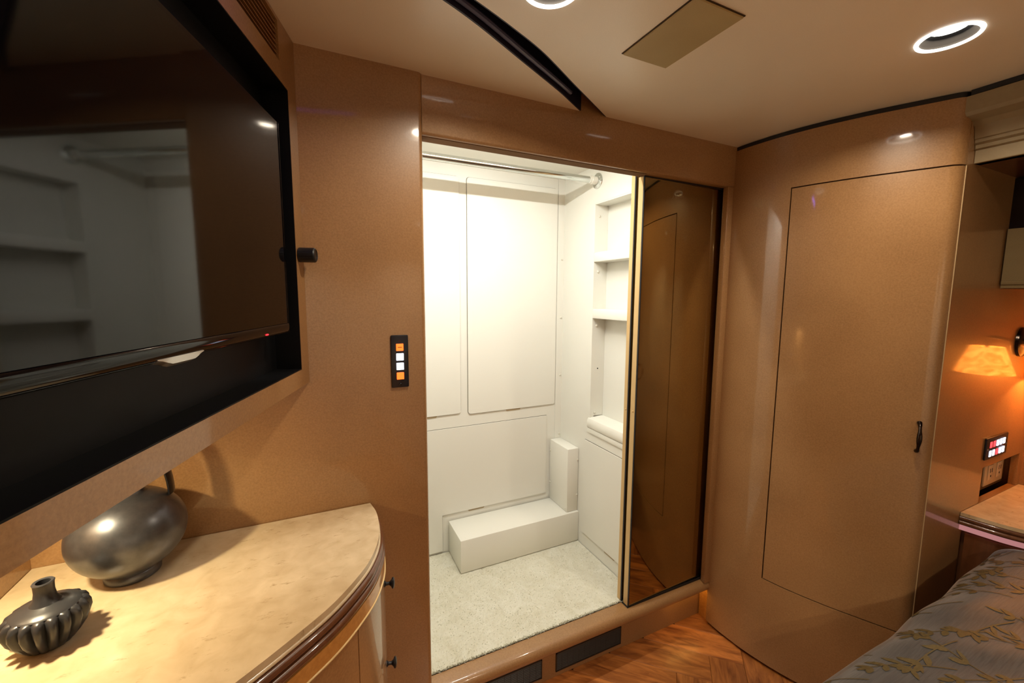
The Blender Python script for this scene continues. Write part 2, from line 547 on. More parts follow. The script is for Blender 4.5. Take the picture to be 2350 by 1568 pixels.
def rimmed(parent, pts, to3):
    """narrow dark groove liner behind the panel edge, 3 mm wider than the panel"""
    cx = sum(p[0] for p in pts) / len(pts); cy = sum(p[1] for p in pts) / len(pts)
    bm = bmesh.new()
    q = [Vector(p) for p in pts]
    q2 = []
    n = len(q)
    area = sum(q[i].x * q[(i + 1) % n].y - q[(i + 1) % n].x * q[i].y for i in range(n))
    s = 1 if area > 0 else -1
    for i in range(n):
        a = (q[i] - q[i - 1]).normalized(); b = (q[(i + 1) % n] - q[i]).normalized()
        na = Vector((a.y, -a.x)) * s; nb = Vector((b.y, -b.x)) * s
        m = (na + nb); m = m / max(0.3, (1 + na.dot(nb)))
        q2.append(q[i] + m * 0.0019)
    A = [bm.verts.new(to3(p.x, p.y, -0.0008)) for p in q2]
    B = [bm.verts.new(to3(p.x, p.y, 0.0004)) for p in q2]
    bm.faces.new(A); bm.faces.new(B)
    for i in range(n):
        bm.faces.new([A[i], A[(i + 1) % n], B[(i + 1) % n], B[i]])
    build('panel_gap', bm, SEAM, parent, smooth=False)


def rpanel(u0, u1, v0, v1, n0=None, n1=None, to3=rear, parent=wr, r=0.012, cut=None):
    c = []
    k = [0, 0.5, 1]
    def corner(cx, cy, a0):
        for t in (0, 0.33, 0.67, 1):
            a = math.radians(a0 + 90 * t)
            c.append((cx + r * math.cos(a), cy + r * math.sin(a)))
    corner(u0 + r, v0 + r, 180)
    corner(u1 - r, v0 + r, 270)
    corner(u1 - r, v1 - r, 0)
    corner(u0 + r, v1 - r, 90)
    rimmed(parent, c, to3)
    o = notch_panel(parent, c, to3, PD)
    if n0 is not None: finger(parent, n0, n1, v0, to3)
    return o


def finger(parent, n0, n1, v0, to3):
    """thin tan plate painted as the shaded finger slot just under a panel"""
    q = [(n0, v0 + 0.001), (n0 + 0.006, v0 - 0.009), (n1 - 0.006, v0 - 0.009), (n1, v0 + 0.001)]
    bm = bmesh.new()
    A = [bm.verts.new(to3(u, v, 0.0002)) for u, v in q]; B = [bm.verts.new(to3(u, v, 0.0012)) for u, v in q]
    bm.faces.new(A); bm.faces.new(B)
    for i in range(4): bm.faces.new([A[i], A[(i + 1) % 4], B[(i + 1) % 4], B[i]])
    build('finger_slot_shade', bm, SLOTSHADE, parent, smooth=False)


rpanel(0.25, 0.595, 0.873, 1.940, 0.40, 0.484)
rpanel(0.632, 1.103, 0.864, 1.942, 0.826, 0.910)
# lower panel is L shaped: goes down beside the step box
lp = [(0.25, 0.212), (0.500, 0.212), (0.500, 0.390), (1.056, 0.390), (1.056, 0.806), (0.25, 0.806)]
rimmed(wr, lp, rear)
notch_panel(wr, lp, rear, PD)
finger(wr, 0.626, 0.715, 0.390, rear)
rpanel(1.30, 1.595, 0.270, 0.738, 1.35, 1.43, to3=side, parent=wc, r=0.006)
# strip and screw caps on the rear wall
build('joint_strip', bbox(1.108, CR, CB - 0.0045, CB - 0.0005, 0.192, CEIL), CREAM, wr, smooth=False)
for z in (1.602, 1.31, 1.013, 0.70):
    bm = bmesh.new(); dome(bm, (1.134, CB - 0.0045, z), (0, -1, 0), 0.0055); build('screw_cap', bm, SCREWM, wr)

# ---- ceiling panels with the curved light slot
SL = spline([(1.02, 1.30), (0.738, 1.122), (0.638, 1.06), (0.487, 0.976), (0.342, 0.895), (0.248, 0.850), (0.15, 0.812), (0.03, 0.778), (-0.15, 0.745), (-0.62, 0.69)], 6)
SR = spline([(1.12, 1.30), (0.847, 1.126), (0.664, 1.012), (0.516, 0.919), (0.411, 0.867), (0.307, 0.822), (0.2, 0.782), (0.05, 0.742), (-0.13, 0.712), (-0.62, 0.66)], 6)


def clip_y(P, y):
    out = []
    for i in range(len(P)):
        if P[i].y <= y:
            if not out and i:
                t = (y - P[i].y) / (P[i - 1].y - P[i].y)
                out.append(P[i].lerp(P[i - 1], t))
            out.append(P[i])
    return out


SLc, SRc = clip_y(SL, YH), clip_y(SR, YH)
DL = [(1.285, 0.48), (0.422, 0.729), (0.08, -0.98), (1.10, -1.05)]
HOLE = 0.050
bm = bmesh.new()
prism(bm, [(-0.62, YH)] + [(p.x, p.y) for p in reversed(SLc)][0:] + [], CEIL, CEIL + 0.03)
struct('ceiling_curved', bm, CEILM, smooth=False)
bm = bmesh.new()
outl = [(p.x, p.y) for p in SRc] + [(-0.62, -1.56), (2.53, -1.56), (2.53, YH)]
prism(bm, outl, CEIL, CEIL + 0.03, holes=[circle(x, y, HOLE) for x, y in DL])
struct('ceiling', bm, CEILM, smooth=False)
struct('ceiling_void', bbox(-0.62, 2.53, -1.56, 1.14, 2.075, 2.10), SLOTM, smooth=False)
# dark slot sides (ends of the void) and lens strip on its lip
bm = bmesh.new(); curved_panel(bm, SLc, 0.0, 0.004, CEIL + 0.0, 2.07)
struct('trim_3', bm, SLOTM)
bm = bmesh.new(); curved_panel(bm, SRc, -0.004, 0.0, CEIL + 0.001, 2.07)
struct('trim_4', bm, SLOTM)
led = thing('slot_light_strip', 'thin dark light strip running along the curved ceiling slot', 'light strip', (0.5, 0.97, CEIL))
lip = offset2(SLc, 0.016)
bm = bmesh.new()
lipc = [p for p in lip if 0.22 < p.x < 0.70]
tube(bm, [(p.x, p.y, CEIL + 0.010) for p in lipc], 0.006, n=8)
build('lens', bm, LENSSTRIP, led)
bm = bmesh.new()
lipf = [p for p in lip if -0.10 < p.x < 0.19]
tube(bm, [(p.x, p.y, CEIL + 0.012) for p in lipf], 0.006, n=8)
build('lit_lens', bm, PURPLED, led)

# ================================================================== DOWNLIGHTS
RINGM = emis('downlight_ring_glow', (1.0, 0.95, 0.86), 2.6)
BAFFLE = plain('downlight_baffle', (0.0012, 0.0009, 0.0008), 0.6, spec=0.05)
LENSM = emis('downlight_lens_glow', (1.0, 0.97, 0.9), 25)
dlab = ['round recessed downlight with glowing ring nearest the curved wardrobe', 'round recessed downlight cut by the top edge beside the curved slot', 'unseen recessed downlight behind the viewpoint left, raised for bounced fill', 'added unseen fill downlight in the ceiling over the bed']  # last two out of view, placed and raised to bounce fill light


def downlight(x, y, lab, watts, dp):
    t = thing('ceiling_downlight', lab, 'ceiling light', (x, y, CEIL), 'recessed ceiling downlights')
    bm = bmesh.new()
    lathe(bm, [(0.0475, 0.000), (0.0475, -0.003), (0.050, -0.0045), (0.0545, -0.0035), (0.056, 0.0), (0.0475, 0.0005)], (x, y, CEIL), 48, cap=False)
    build('ring', bm, RINGM, t)
    bm = bmesh.new()
    lathe(bm, [(0.0475, 0.0), (0.046, 0.006), (0.036, dp + 0.003), (0.034, dp + 0.011), (0.050, dp + 0.013), (0.050, 0.0)], (x, y, CEIL), 48, cap=False)
    build('baffle', bm, BAFFLE, t)
    bm = bmesh.new()
    lathe(bm, [(0.0335, dp + 0.006), (0.0335, dp + 0.011)], (x, y, CEIL), 40)
    build('lens', bm, LENSM, t)
    area_light('lamp', (x, y, CEIL + dp), (0, 0, -1), 0.054, 0.054, watts, DOWN_C, t, disk=True)


for (x, y), l, wt, dp in zip(DL, dlab, DOWN_W, (0.015, 0.013, 0.040, 0.040)):
    downlight(x, y, l, wt, dp)

# ceiling panel (perforated speaker plate)
t = thing('ceiling_speaker_panel', 'flat olive tan perforated rectangular panel set in the ceiling', 'ceiling panel', (0.745, 0.70, CEIL - 0.004))
build('plate', bbox(0.681, 0.816, 0.627, 0.838, CEIL - 0.005, CEIL - 0.0008, bev=0.0015, seg=1), GRILLECLOTH, t)
build('rim', bbox(0.679, 0.818, 0.625, 0.840, CEIL - 0.0015, CEIL - 0.0001), plain('panel_rim_brown', (0.06, 0.035, 0.015), 0.6), t)

# ================================================================== WARDROBE
WC = spline([(1.487, 1.150), (1.484, 1.10), (1.486, 1.045), (1.491, 0.985), (1.503, 0.920), (1.524, 0.843), (1.562, 0.744), (1.604, 0.659)], 6)
# rounded corner turning to face the bed
last, prev = WC[-1], WC[-2]
h = (last - prev).normalized()
rc = 0.047
a0 = math.atan2(h.y, h.x)
seg_len = 0.083
p1 = last + h * seg_len
nl = Vector((-h.y, h.x))
cen = p1 + nl * rc
dth = -a0
for k in range(1, 13):
    a = a0 + dth * k / 12
    WC.append(cen + Vector((math.sin(a), -math.cos(a))) * rc)
WEND = WC[-1]
YN = WEND.y            # plane of the nook wall
idx = min(range(len(WC)), key=lambda i: abs(WC[i].y - 0.929))
WZ0, WZ1, DZ0, DZ1 = 0.014, 1.974, 0.352, 1.793
g = 0.0021
wd = thing('curved_wardrobe', 'tall curved maple wardrobe with one door standing beside the mirrored door', 'wardrobe', (1.75, 0.85, 0))
TH = 0.018
bm = bmesh.new(); curved_panel(bm, WC[:idx + 1], 0, TH, WZ0, WZ1); build('stile', bm, MAPLE, wd)
bm = bmesh.new(); curved_panel(bm, WC[idx:], 0, TH, DZ1 + g, WZ1); build('top_rail', bm, MAPLE, wd)
bm = bmesh.new(); curved_panel(bm, WC[idx:], 0, TH, WZ0, DZ0 - g); build('bottom_rail', bm, MAPLE, wd)
dpts = WC[idx:]
dpts = [dpts[0].lerp(dpts[1], 0.35)] + dpts[1:]
bm = bmesh.new(); curved_panel(bm, dpts, 0, TH, DZ0 + g, DZ1 - g)
door = build('door', bm, MAPLE, wd)
bm = bmesh.new(); curved_panel(bm, WC, TH + 0.0005, TH + 0.004, WZ0, WZ1); build('carcass', bm, BLACKTR_SHADE, wd)
bm = bmesh.new()
back = offset2(WC, 0.05)
prism(bm, [(p.x, p.y) for p in back] + [(2.40, YN + 0.09), (2.40, 1.18), (1.58, 1.18)], 0.0, WZ0 + 0.02)
build('plinth', bm, BLACKTR_SHADE, wd, smooth=False)
bm = bmesh.new(); curved_panel(bm, offset2(WC, 0.004), 0, 0.012, WZ1, CEIL - 0.001); build('top_gap_shade', bm, BLACKTR_SHADE, wd)  # black band standing in for the shadow gap under the ceiling
build('side_panel', bbox(1.506, 1.524, 1.152, 1.204, 0.0, WZ1), MAPLE_LT, wd)
# edge bead along the door's hinge end
bm = bmesh.new()
tube(bm, [(WEND.x - 0.001, WEND.y - 0.0005, DZ0), (WEND.x - 0.001, WEND.y - 0.0005, DZ1)], 0.0014, n=8)
build('edge_bead', bm, plain('pale_edge', (0.5, 0.36, 0.2), 0.25), door)
# bow handle on the door near the corner
hi = min(range(len(WC)), key=lambda i: (WC[i] - Vector((1.637, 0.592))).length)
hp, ht = WC[hi], (WC[hi + 1] - WC[hi - 1]).normalized()
hn = Vector((ht.y, -ht.x))
bm = bmesh.new()
hpts = []
for k in range(17):
    s = k / 16
    outp = 0.006 + 0.020 * math.sin(math.pi * s) ** 0.6 if 0 < s < 1 else 0.0
    hpts.append((hp.x + hn.x * outp, hp.y + hn.y * outp, 0.955 + 0.088 * s))
tube(bm, hpts, [0.0065, 0.005, 0.004, 0.004] + [0.0045 + 0.0022 * math.sin(math.pi * (k - 4) / 8) for k in range(4, 13)] + [0.004, 0.004, 0.005, 0.0065], n=12)
build('handle', bm, DKMETAL, door)

# ================================================================== NOOK beside the wardrobe
NX = WEND.x + 0.003
CZ = 0.70
bm = bmesh.new()
box(bm, NX, 2.084, YN, YN + 0.02, 0.0, 0.83)
box(bm, NX, 2.455, YN, YN + 0.02, 0.83, CEIL)
box(bm, 2.42, 2.455, YN, YN + 0.02, 0.70, 0.83)
box(bm, 2.084, 2.455, YN, YN + 0.02, 0.0, 0.70)
box(bm, 2.084, 2.455, YN + 0.040, YN + 0.055, 0.70, 0.84)
box(bm, 2.074, 2.084, YN + 0.02, YN + 0.055, 0.70, 0.84)
box(bm, 2.084, 2.455, YN + 0.02, YN + 0.040, 0.831, 0.84)
struct('wall_nook', bm, MAPLE, smooth=False)
# outlet in the recess
t = thing('power_outlet', 'ivory double power outlet in the recess above the bedside top', 'outlet', (2.27, YN + 0.037, 0.715))
build('cover_plate', bbox(2.235, 2.405, YN + 0.033, YN + 0.0395, 0.716, 0.815, bev=0.002), IVORY, t)
for x in (2.280, 2.360):
    rcp = build('socket', bbox(x - 0.022, x + 0.022, YN + 0.030, YN + 0.033, 0.737, 0.795, bev=0.0015), plain('socket_ivory', (0.7, 0.64, 0.5), 0.3), t)
    for dx in (-0.008, 0.008):
        build('slot', bbox(x + dx - 0.0018, x + dx + 0.0018, YN + 0.0293, YN + 0.0302, 0.766, 0.782), BLACKTR_SHADE, rcp, smooth=False)
    bm = bmesh.new(); tube(bm, [(x, YN + 0.0293, 0.752), (x, YN + 0.0302, 0.752)], 0.004, n=10); build('ground_hole', bm, BLACKTR_SHADE, rcp)
# keypad
t = thing('bedside_keypad', 'black keypad with two rows of red and white lit buttons above the bedside recess', 'keypad', (2.165, YN, 0.862))
build('plate', bbox(2.072, 2.256, YN - 0.006, YN - 0.0005, 0.860, 0.938, bev=0.002), PLASTIC, t)
rows = [(0.912, 'RRWWW'), (0.880, 'WWRWW')]
for z, s in rows:
    for k, c in enumerate(s):
        x = 2.108 + k * 0.028
        build('button', bbox(x - 0.0085, x + 0.0085, YN - 0.0075, YN - 0.006, z - 0.011, z + 0.011, bev=0.0008, seg=1), RED2 if c == 'R' else WHITE, t)
for x in (2.081, 2.247):
    bm = bmesh.new(); dome(bm, (x, YN - 0.006, 0.899), (0, -1, 0), 0.003); build('screw', bm, CHROME, t)
# wall lamp (its shade also mirrors in the lacquered wall)
LX, LY, LZ = 2.352, 2 * YN - 0.662, 1.130
t = thing('bedside_wall_lamp', 'bronze wall lamp with amber mica shade glowing beside the bed', 'lamp', (2.27, YN, 1.20))
bm = bmesh.new()
tube(bm, [(2.27, YN - 0.0005, 1.265), (2.27, YN - 0.008, 1.265), (2.27, YN - 0.014, 1.265), (2.27, YN - 0.017, 1.265)], [0.053, 0.052, 0.040, 0.012], n=36)
build('backplate', bm, DKMETAL, t)
bm = bmesh.new()
tube(bm, spline([(2.27, YN - 0.015, 1.265), (2.275, YN - 0.05, 1.275), (2.30, LY + 0.02, 1.275), (LX, LY, 1.268), (LX, LY, 1.23)], 6), 0.006, n=12)
build('arm', bm, DKMETAL, t)
bm = bmesh.new()
lathe(bm, [(0.082, 0.0), (0.073, 0.028), (0.061, 0.062), (0.046, 0.104), (0.0445, 0.104), (0.0595, 0.062), (0.0715, 0.028), (0.0805, 0.0)], (LX, LY, LZ), 40, cap=False)
build('shade', bm, SHADEM, t)
bm = bmesh.new()
lathe(bm, [(0.004, 0.10), (0.012, 0.09), (0.016, 0.07), (0.010, 0.05), (0.002, 0.045)], (LX, LY, LZ), 16)
build('bulb', bm, emis('warm_bulb', (1.0, 0.55, 0.2), 8), t)
pl = bpy.data.lights.new('lamp', 'POINT'); pl.energy = 3.4; pl.color = (1.0, 0.48, 0.14); pl.shadow_soft_size = 0.012
lo = bpy.data.objects.new('lamp', pl); link(lo, t); lo.location = Vector((LX, LY, LZ + 0.038)) - t.location

# window box over the bed head, cornice and soffit
struct('trim_5', bbox(2.03, 2.455, -1.2, YN, 1.45, 1.462), MAPLE_DK, smooth=False)
wn = struct('window_1', bbox(2.035, 2.05, -1.2, YN, 1.462, 1.80), NIGHT, smooth=False)
t = thing('window_shade', 'beige woven shade drawn over the lower window by the bed head', 'window shade', (2.02, -0.3, 1.452))
build('shade_cloth', bbox(2.016, 2.022, -1.15, YN - 0.004, 1.452, 1.640), SHADEFAB, t, smooth=False)
build('bottom_rail', bbox(2.012, 2.026, -1.15, YN - 0.004, 1.4625, 1.475, bev=0.002), SHADEFAB, t)
struct('trim_6', bbox(1.735, 2.455, -1.2, YN, 1.803, 1.82), MAPLE_DK, smooth=False)
prof = [(1.658, 1.974), (1.658, 1.932), (1.662, 1.922), (1.674, 1.917), (1.690, 1.912), (1.702, 1.900), (1.709, 1.880), (1.711, 1.868), (1.716, 1.866), (1.716, 1.858), (1.713, 1.856), (1.721, 1.852), (1.722, 1.843), (1.718, 1.841), (1.726, 1.838), (1.726, 1.806), (1.724, 1.803), (1.76, 1.803), (1.76, 1.974)]
bm = bmesh.new()
extrude_profile(bm, prof, lambda p: (p[0], -1.2, p[1]), lambda p: (p[0], YN + max(-0.001, (1.700 - p[0]) * 0.55), p[1]))
tag(build('window_cornice', bm, CORNICEM, angle=20), 'taupe moulded cornice box above the bed, right of the wardrobe', 'cornice')
struct('cornice_gap_shade', bbox(1.66, 1.76, -1.2, YN, 1.976, CEIL - 0.0005), BLACKTR_SHADE, smooth=False)  # shadow gap above the cornice, put in as a black strip

# bedside cabinet and top
NSC = spline([(1.945, YN - 0.001), (1.953, 0.505), (1.963, 0.455), (1.985, 0.405), (2.03, 0.35), (2.11, 0.30), (2.25, 0.27), (2.45, 0.262)], 8)
ns = thing('bedside_cabinet', 'dark curved bedside cabinet beneath the cream top', 'cabinet', (2.2, 0.42, 0))
bm = bmesh.new()
inn = offset2(NSC, 0.03)
inn[0] = Vector((inn[0].x, YN - 0.001))
prism(bm, [(p.x, p.y) for p in inn] + [(2.45, YN - 0.001)], 0.0, CZ - 0.045)
build('carcass', bm, MAPLE_DK, ns)
bm = bmesh.new(); curved_panel(bm, inn[2:40], -0.014, -0.0005, 0.08, CZ - 0.075)
nd = build('door', bm, MAPLE_DK, ns)
bm = bmesh.new(); curved_panel(bm, NSC, 0.004, 0.03, CZ - 0.062, CZ - 0.044)
build('light_strip', bm, PINKLED, ns)
t = thing('bedside_countertop', 'cream bedside countertop with brown moulded edge in the nook', 'countertop', (2.2, 0.42, CZ - 0.044))
bm = bmesh.new()
prism(bm, [(p.x, p.y) for p in NSC] + [(2.45, YN - 0.001)], CZ - 0.012, CZ)
build('slab', bm, MARBLE, t)


def roll(o0, z, r, n=8, a0=90, a1=-90):
    return [(o0 - r * math.cos(math.radians(a0 + (a1 - a0) * k / n)), z + r * math.sin(math.radians(a0 + (a1 - a0) * k / n))) for k in range(n + 1)]


bm = bmesh.new()
sweep2(bm, NSC, [(0.03, CZ - 0.0125)] + roll(0.003, CZ - 0.0195, 0.007) + roll(0.0, CZ - 0.0345, 0.008) + [(0.03, CZ - 0.0435)])
build('edge_moulding', bm, MAPLE_DK, t)

# ================================================================== MIRRORED SLIDING DOORS
def sliding_door(x0, x1, y0, y1, z0, z1, lab):
    t = thing('mirrored_sliding_door', lab, 'sliding door', ((x0 + x1) / 2, (y0 + y1) / 2, z0), 'bronze mirrored closet doors')
    bm = bmesh.new()
    prism(bm, [(x0 + 0.0035, y0), (x1 - 0.001, y0 + 0.0076), (x1 - 0.001, y0 + 0.0116), (x0 + 0.0035, y0 + 0.004)], z0 + 0.004, z1 - 0.004)
    build('mirror', bm, MIRROR, t, smooth=False)
    bm = bmesh.new()
    box(bm, x0, x0 + 0.02, y0 + 0.0042, y1, z0, z1, bev=0.001, seg=1)
    build('edge_stile', bm, GOLD, t)
    bm = bmesh.new()
    box(bm, x0 + 0.0001, x0 + 0.0034, y0 - 0.0015, y0 + 0.0041, z0, z1)
    build('edge_seal', bm, BLACKTR_SHADE, t, smooth=False)
    bm = bmesh.new()
    box(bm, x0 + 0.0036, x1, y0 - 0.001, y0 + 0.0041, z1 - 0.0038, z1)
    build('rail', bm, BLACKTR_SHADE, t, smooth=False)
    bm = bmesh.new()
    box(bm, x0 + 0.0036, x1, y0 - 0.001, y0 + 0.0041, z0, z0 + 0.0038)
    build('rail', bm, BLACKTR_SHADE, t, smooth=False)
    build('back_board', bbox(x0 + 0.0201, x1, y0 + 0.012, y1, z0, z1), MAPLE_LT, t, smooth=False)
    for z in (0.99,):
        bm = bmesh.new(); dome(bm, (x0, (y0 + y1) / 2, z), (-1, 0, 0), 0.004); build('screw', bm, GOLD, t)
    return t


sliding_door(1.063, 1.50, 1.170, 1.199, 0.2045, 1.841, 'front bronze mirrored sliding door reflecting the curved wardrobe')
sliding_door(1.060, 1.50, 1.209, 1.232, 0.2045, 1.855, 'rear sliding door edge just behind the front mirrored door')
tr = thing('door_track', 'black sliding door track lying on the closet sill', 'door track', (1.27, 1.19, 0.2))
build('lower_track', bbox(1.060, 1.456, 1.170, 1.203, 0.2002, 0.2040), BLACKTR_SHADE, tr, smooth=False)

# ================================================================== CLOSET FITTINGS
# step box and upright box
tag(build('low_storage_box', bbox(0.529, CR - 0.001, 1.631, CB - 0.007, 0.2050, 0.357, bev=0.003), CREAM_SH), 'low cream step box on the carpet against the rear closet wall', 'box')
t = thing('upright_cover_box', 'narrow upright cream cover box standing on the low step box', 'box', (1.11, 1.73, 0.358))
build('cover', bbox(1.079, CR - 0.001, 1.643, CB - 0.007, 0.3575, 0.679, bev=0.004), CREAM_SH, t)
for p, ax in (((CR - 0.008, 1.643, 0.62), (0, -1, 0)), ((CR - 0.008, 1.643, 0.44), (0, -1, 0)), ((1.079, CB - 0.014, 0.62), (-1, 0, 0)), ((1.079, CB - 0.014, 0.45), (-1, 0, 0)), ((1.079, 1.655, 0.375), (-1, 0, 0))):
    bm = bmesh.new(); dome(bm, p, ax, 0.005); build('screw_cap', bm, SCREWM, t)
# hanging rod
t = thing('clothes_rod', 'chrome clothes hanging rod across the top of the lit closet', 'clothes rod', (0.67, 1.549, 1.90))
RZ = 1.922
bm = bmesh.new(); tube(bm, [(0.215, 1.549, RZ), (1.105, 1.549, RZ)], 0.0135, n=24); build('tube', bm, CHROME, t)
for x, s in ((CR - 0.0005, -1), (0.2005, 1)):
    bm = bmesh.new()
    tube(bm, [(x, 1.549, RZ), (x + s * 0.003, 1.549, RZ), (x + s * 0.007, 1.549, RZ), (x + s * 0.010, 1.549, RZ)], [0.034, 0.033, 0.026, 0.016], n=32)
    fo = build('flange', bm, CHROME, t)
    bm = bmesh.new()
    tube(bm, [(x + s * 0.010, 1.549, RZ), (x + s * 0.036, 1.549, RZ), (x + s * 0.0375, 1.549, RZ), (x + s * 0.046, 1.549, RZ)], [0.0175, 0.0175, 0.016, 0.016], n=24)
    build('socket', bm, plain('socket_cream', (0.75, 0.74, 0.66), 0.25), fo)
    for a in (30, 150, 270):
        bm = bmesh.new(); dome(bm, (x + s * 0.005, 1.549 + 0.024 * math.cos(math.radians(a)), RZ + 0.024 * math.sin(math.radians(a))), (s, 0, 0), 0.004); build('screw', bm, CHROME, fo)
# niche shelf unit
t = thing('built_in_shelf_unit', 'cream built in shelf niche with two shelves in the right closet wall', 'shelf unit', (CR + 0.05, 1.42, 0.80))
DX = 1.2155
bm = bmesh.new(); box(bm, CR + 0.001, DX, NY1 - 0.0005, NY1 + 0.012, 0.86, NZ1); build('side_panel', bm, CREAM, t, smooth=False)
bm = bmesh.new()
box(bm, 1.216, 1.228, NY0 - 0.012, NY1 + 0.012, 0.80, NZ1); build('back_panel', bm, CREAM, t, smooth=False)
build('top_panel', bbox(CR + 0.001, DX, NY0, NY1, NZ1 - 0.006, NZ1 + 0.004), CREAM, t, smooth=False)
build('side_panel', bbox(CR + 0.021, DX, NY0 - 0.012, NY0, 0.80, NZ1), CREAM, t, smooth=False)
for z0, z1 in ((1.572, 1.614), (1.319, 1.362)):
    build('shelf', bbox(CR - 0.003, DX - 0.001, NY0 + 0.001, NY1 - 0.002, z0, z1, bev=0.004), CREAM_SH, t)
bm = bmesh.new()
extrude_profile(bm, [(CR - 0.006, 0.806), (CR - 0.010, 0.812), (CR - 0.010, 0.838), (CR - 0.004, 0.850), (CR + 0.006, 0.854), (DX, 0.858), (DX, 0.806)], lambda p: (p[0], 1.24, p[1]), lambda p: (p[0], NY1 + 0.008, p[1]))
build('bottom_shelf', bm, CREAM_SH, t)
build('rail', bbox(CR - 0.006, CR - 0.0005, 1.24, NY1 + 0.014, 0.782, 0.804, bev=0.0015), CREAM_SH, t)
for z in (1.775, 1.530, 1.285, 0.875):
    bm = bmesh.new(); dome(bm, (1.168, NY1 - 0.0005, z), (0, -1, 0), 0.006); build('screw_cap', bm, SCREWM, t)
bm = bmesh.new(); dome(bm, (1.180, NY1 - 0.0005, 1.085), (0, -1, 0), 0.003); build('screw_hole', bm, BLACKTR_SHADE, t)
# closet light behind the header
t = thing('closet_light_bar', 'linear white light bar fixed behind the closet header', 'light', (0.60, 1.22, 1.945))
build('housing', bbox(0.26, 1.00, 1.192, 1.215, 1.945, 1.985), plain('bar_housing', (0.7, 0.7, 0.66), 0.4), t)
build('diffuser', bbox(0.27, 0.99, 1.2155, 1.222, 1.948, 1.972), emis('closet_bar_glow', (1, 0.97, 0.9), 2.5), t)
area_light('lamp', (0.56, 1.230, 1.957), (0, 0.25, -0.97), 0.62, 0.02, CLOSET_W, CLOSET_C, t)

# carpet
bm = bmesh.new()
NXg, NYg = 330, 230
cx0, cx1, cy0, cy1 = 0.275, CR - 0.002, 1.209, CB - 0.006
rnd = random.Random(3)
grid = [[bm.verts.new((cx0 + (cx1 - cx0) * i / NXg, cy0 + (cy1 - cy0) * j / NYg + (rnd.uniform(-.0015, .002) if j == 0 else 0), 0.2022 + rnd.uniform(-0.0014, 0.0014) + 0.0006 * math.sin(i * 0.35 + 2 * math.sin(j * 0.11)) * math.sin(j * 0.3 + i * 0.05))) for j in range(NYg + 1)] for i in range(NXg + 1)]
for i in range(NXg):
    for j in range(NYg):
        bm.faces.new([grid[i][j], grid[i + 1][j], grid[i + 1][j + 1], grid[i][j + 1]])
for k in range(9000):
    x = rnd.uniform(cx0, cx1 - 0.003); y = rnd.uniform(cy0, cy1) if k > 2500 else cy0 + abs(rnd.gauss(0, 0.003))
    if x > 0.527 and y > 1.629: continue
    hgt = rnd.uniform(0.0028, 0.0042) if k > 2500 else rnd.uniform(0.002, 0.0055); dx, dy = rnd.gauss(0, 0.003), rnd.gauss(0, 0.003)
    if k <= 2500: dy -= 0.001
    if y + dy > cy1: dy = -dy
    if x + dx > cx1: dx = -dx
    a = rnd.uniform(0, math.pi); s = rnd.uniform(0.0011, 0.0021)
    c, sn = math.cos(a) * s, math.sin(a) * s
    b = [bm.verts.new((x + c, y + sn, 0.2)), bm.verts.new((x - c, y - sn, 0.2)), bm.verts.new((x + dx - c * .6, y + dy - sn * .6, 0.2 + hgt)), bm.verts.new((x + dx + c * .6, y + dy + sn * .6, 0.2 + hgt))]
    bm.faces.new(b).material_index = 1
me = bpy.data.meshes.new('closet_carpet'); bm.to_mesh(me); bm.free(); me.materials.append(CARPET); me.materials.append(PILE)
me.polygons.foreach_set('use_smooth', [True] * len(me.polygons))
o = bpy.data.objects.new('closet_carpet', me); link(o, None)
tag(o, 'cream looped pile carpet covering the closet floor', 'carpet', kind='stuff')

# sill vents
def floor_vent(x0, x1, lab):
    t = thing('sill_vent', lab, 'vent', ((x0 + x1) / 2, 1.206, 0.021), 'black louvred vents under the closet sill')
    z0, z1, y = 0.021, 0.096, 1.2055
    bm = bmesh.new()
    for a in ((x0, x0 + 0.004, z0, z1), (x1 - 0.004, x1, z0, z1), (x0, x1, z0, z0 + 0.004), (x0, x1, z1 - 0.004, z1)):
        box(bm, a[0], a[1], y - 0.004, y, a[2], a[3])
    build('frame', bm, VENTBLK, t, smooth=False)
    build('backing', bbox(x0, x1, y - 0.0008, y - 0.0001, z0, z1), BLACKTR_SHADE, t, smooth=False)
    bm = bmesh.new()
    n = 10
    for k in range(n):
        zc = z0 + 0.004 + (z1 - z0 - 0.008) * (k + 0.5) / n
        extrude_profile(bm, [(y - 0.001, zc + 0.0022), (y - 0.0035, zc - 0.0004), (y - 0.0035, zc - 0.002), (y - 0.001, zc + 0.0006)], lambda p: (x0 + 0.004, p[0], p[1]), lambda p: (x1 - 0.004, p[0], p[1]))
    m = int((x1 - x0) / 0.024)
    for k in range(1, m):
        xc = x0 + (x1 - x0) * k / m
        box(bm, xc - 0.0008, xc + 0.0008, y - 0.0030, y - 0.001, z0 + 0.004, z1 - 0.004)
    lv = build('louvres', bm, VENTBLK, t, smooth=False)
    lv['kind'] = 'stuff'


floor_vent(0.757, 1.062, 'black louvred sill vent nearer the mirrored door')
floor_vent(0.393, 0.697, 'black louvred sill vent cut by the lower picture edge')
# warm light strip tucked under the sill nose by the wardrobe
t = thing('sill_light_strip', 'warm light strip hidden under the sill nose by the wardrobe', 'light strip', (1.40, 1.185, 0.146))
build('strip', bbox(1.30, 1.495, 1.178, 1.190, 0.1465, 0.1495), WARMLED, t, smooth=False)

# ================================================================== TV CABINET
TA = math.radians(16.3)
TD = Vector((math.sin(TA), math.cos(TA), 0)); TN = Vector((math.cos(TA), -math.sin(TA), 0)); TP = Vector((-0.020, YP - 0.001, 0))


def tv(u, d, z):
    """u: from the far corner toward the viewer; d: outward from the cabinet face"""
    p = TP - TD * u + TN * d
    return Vector((p.x, p.y, z))


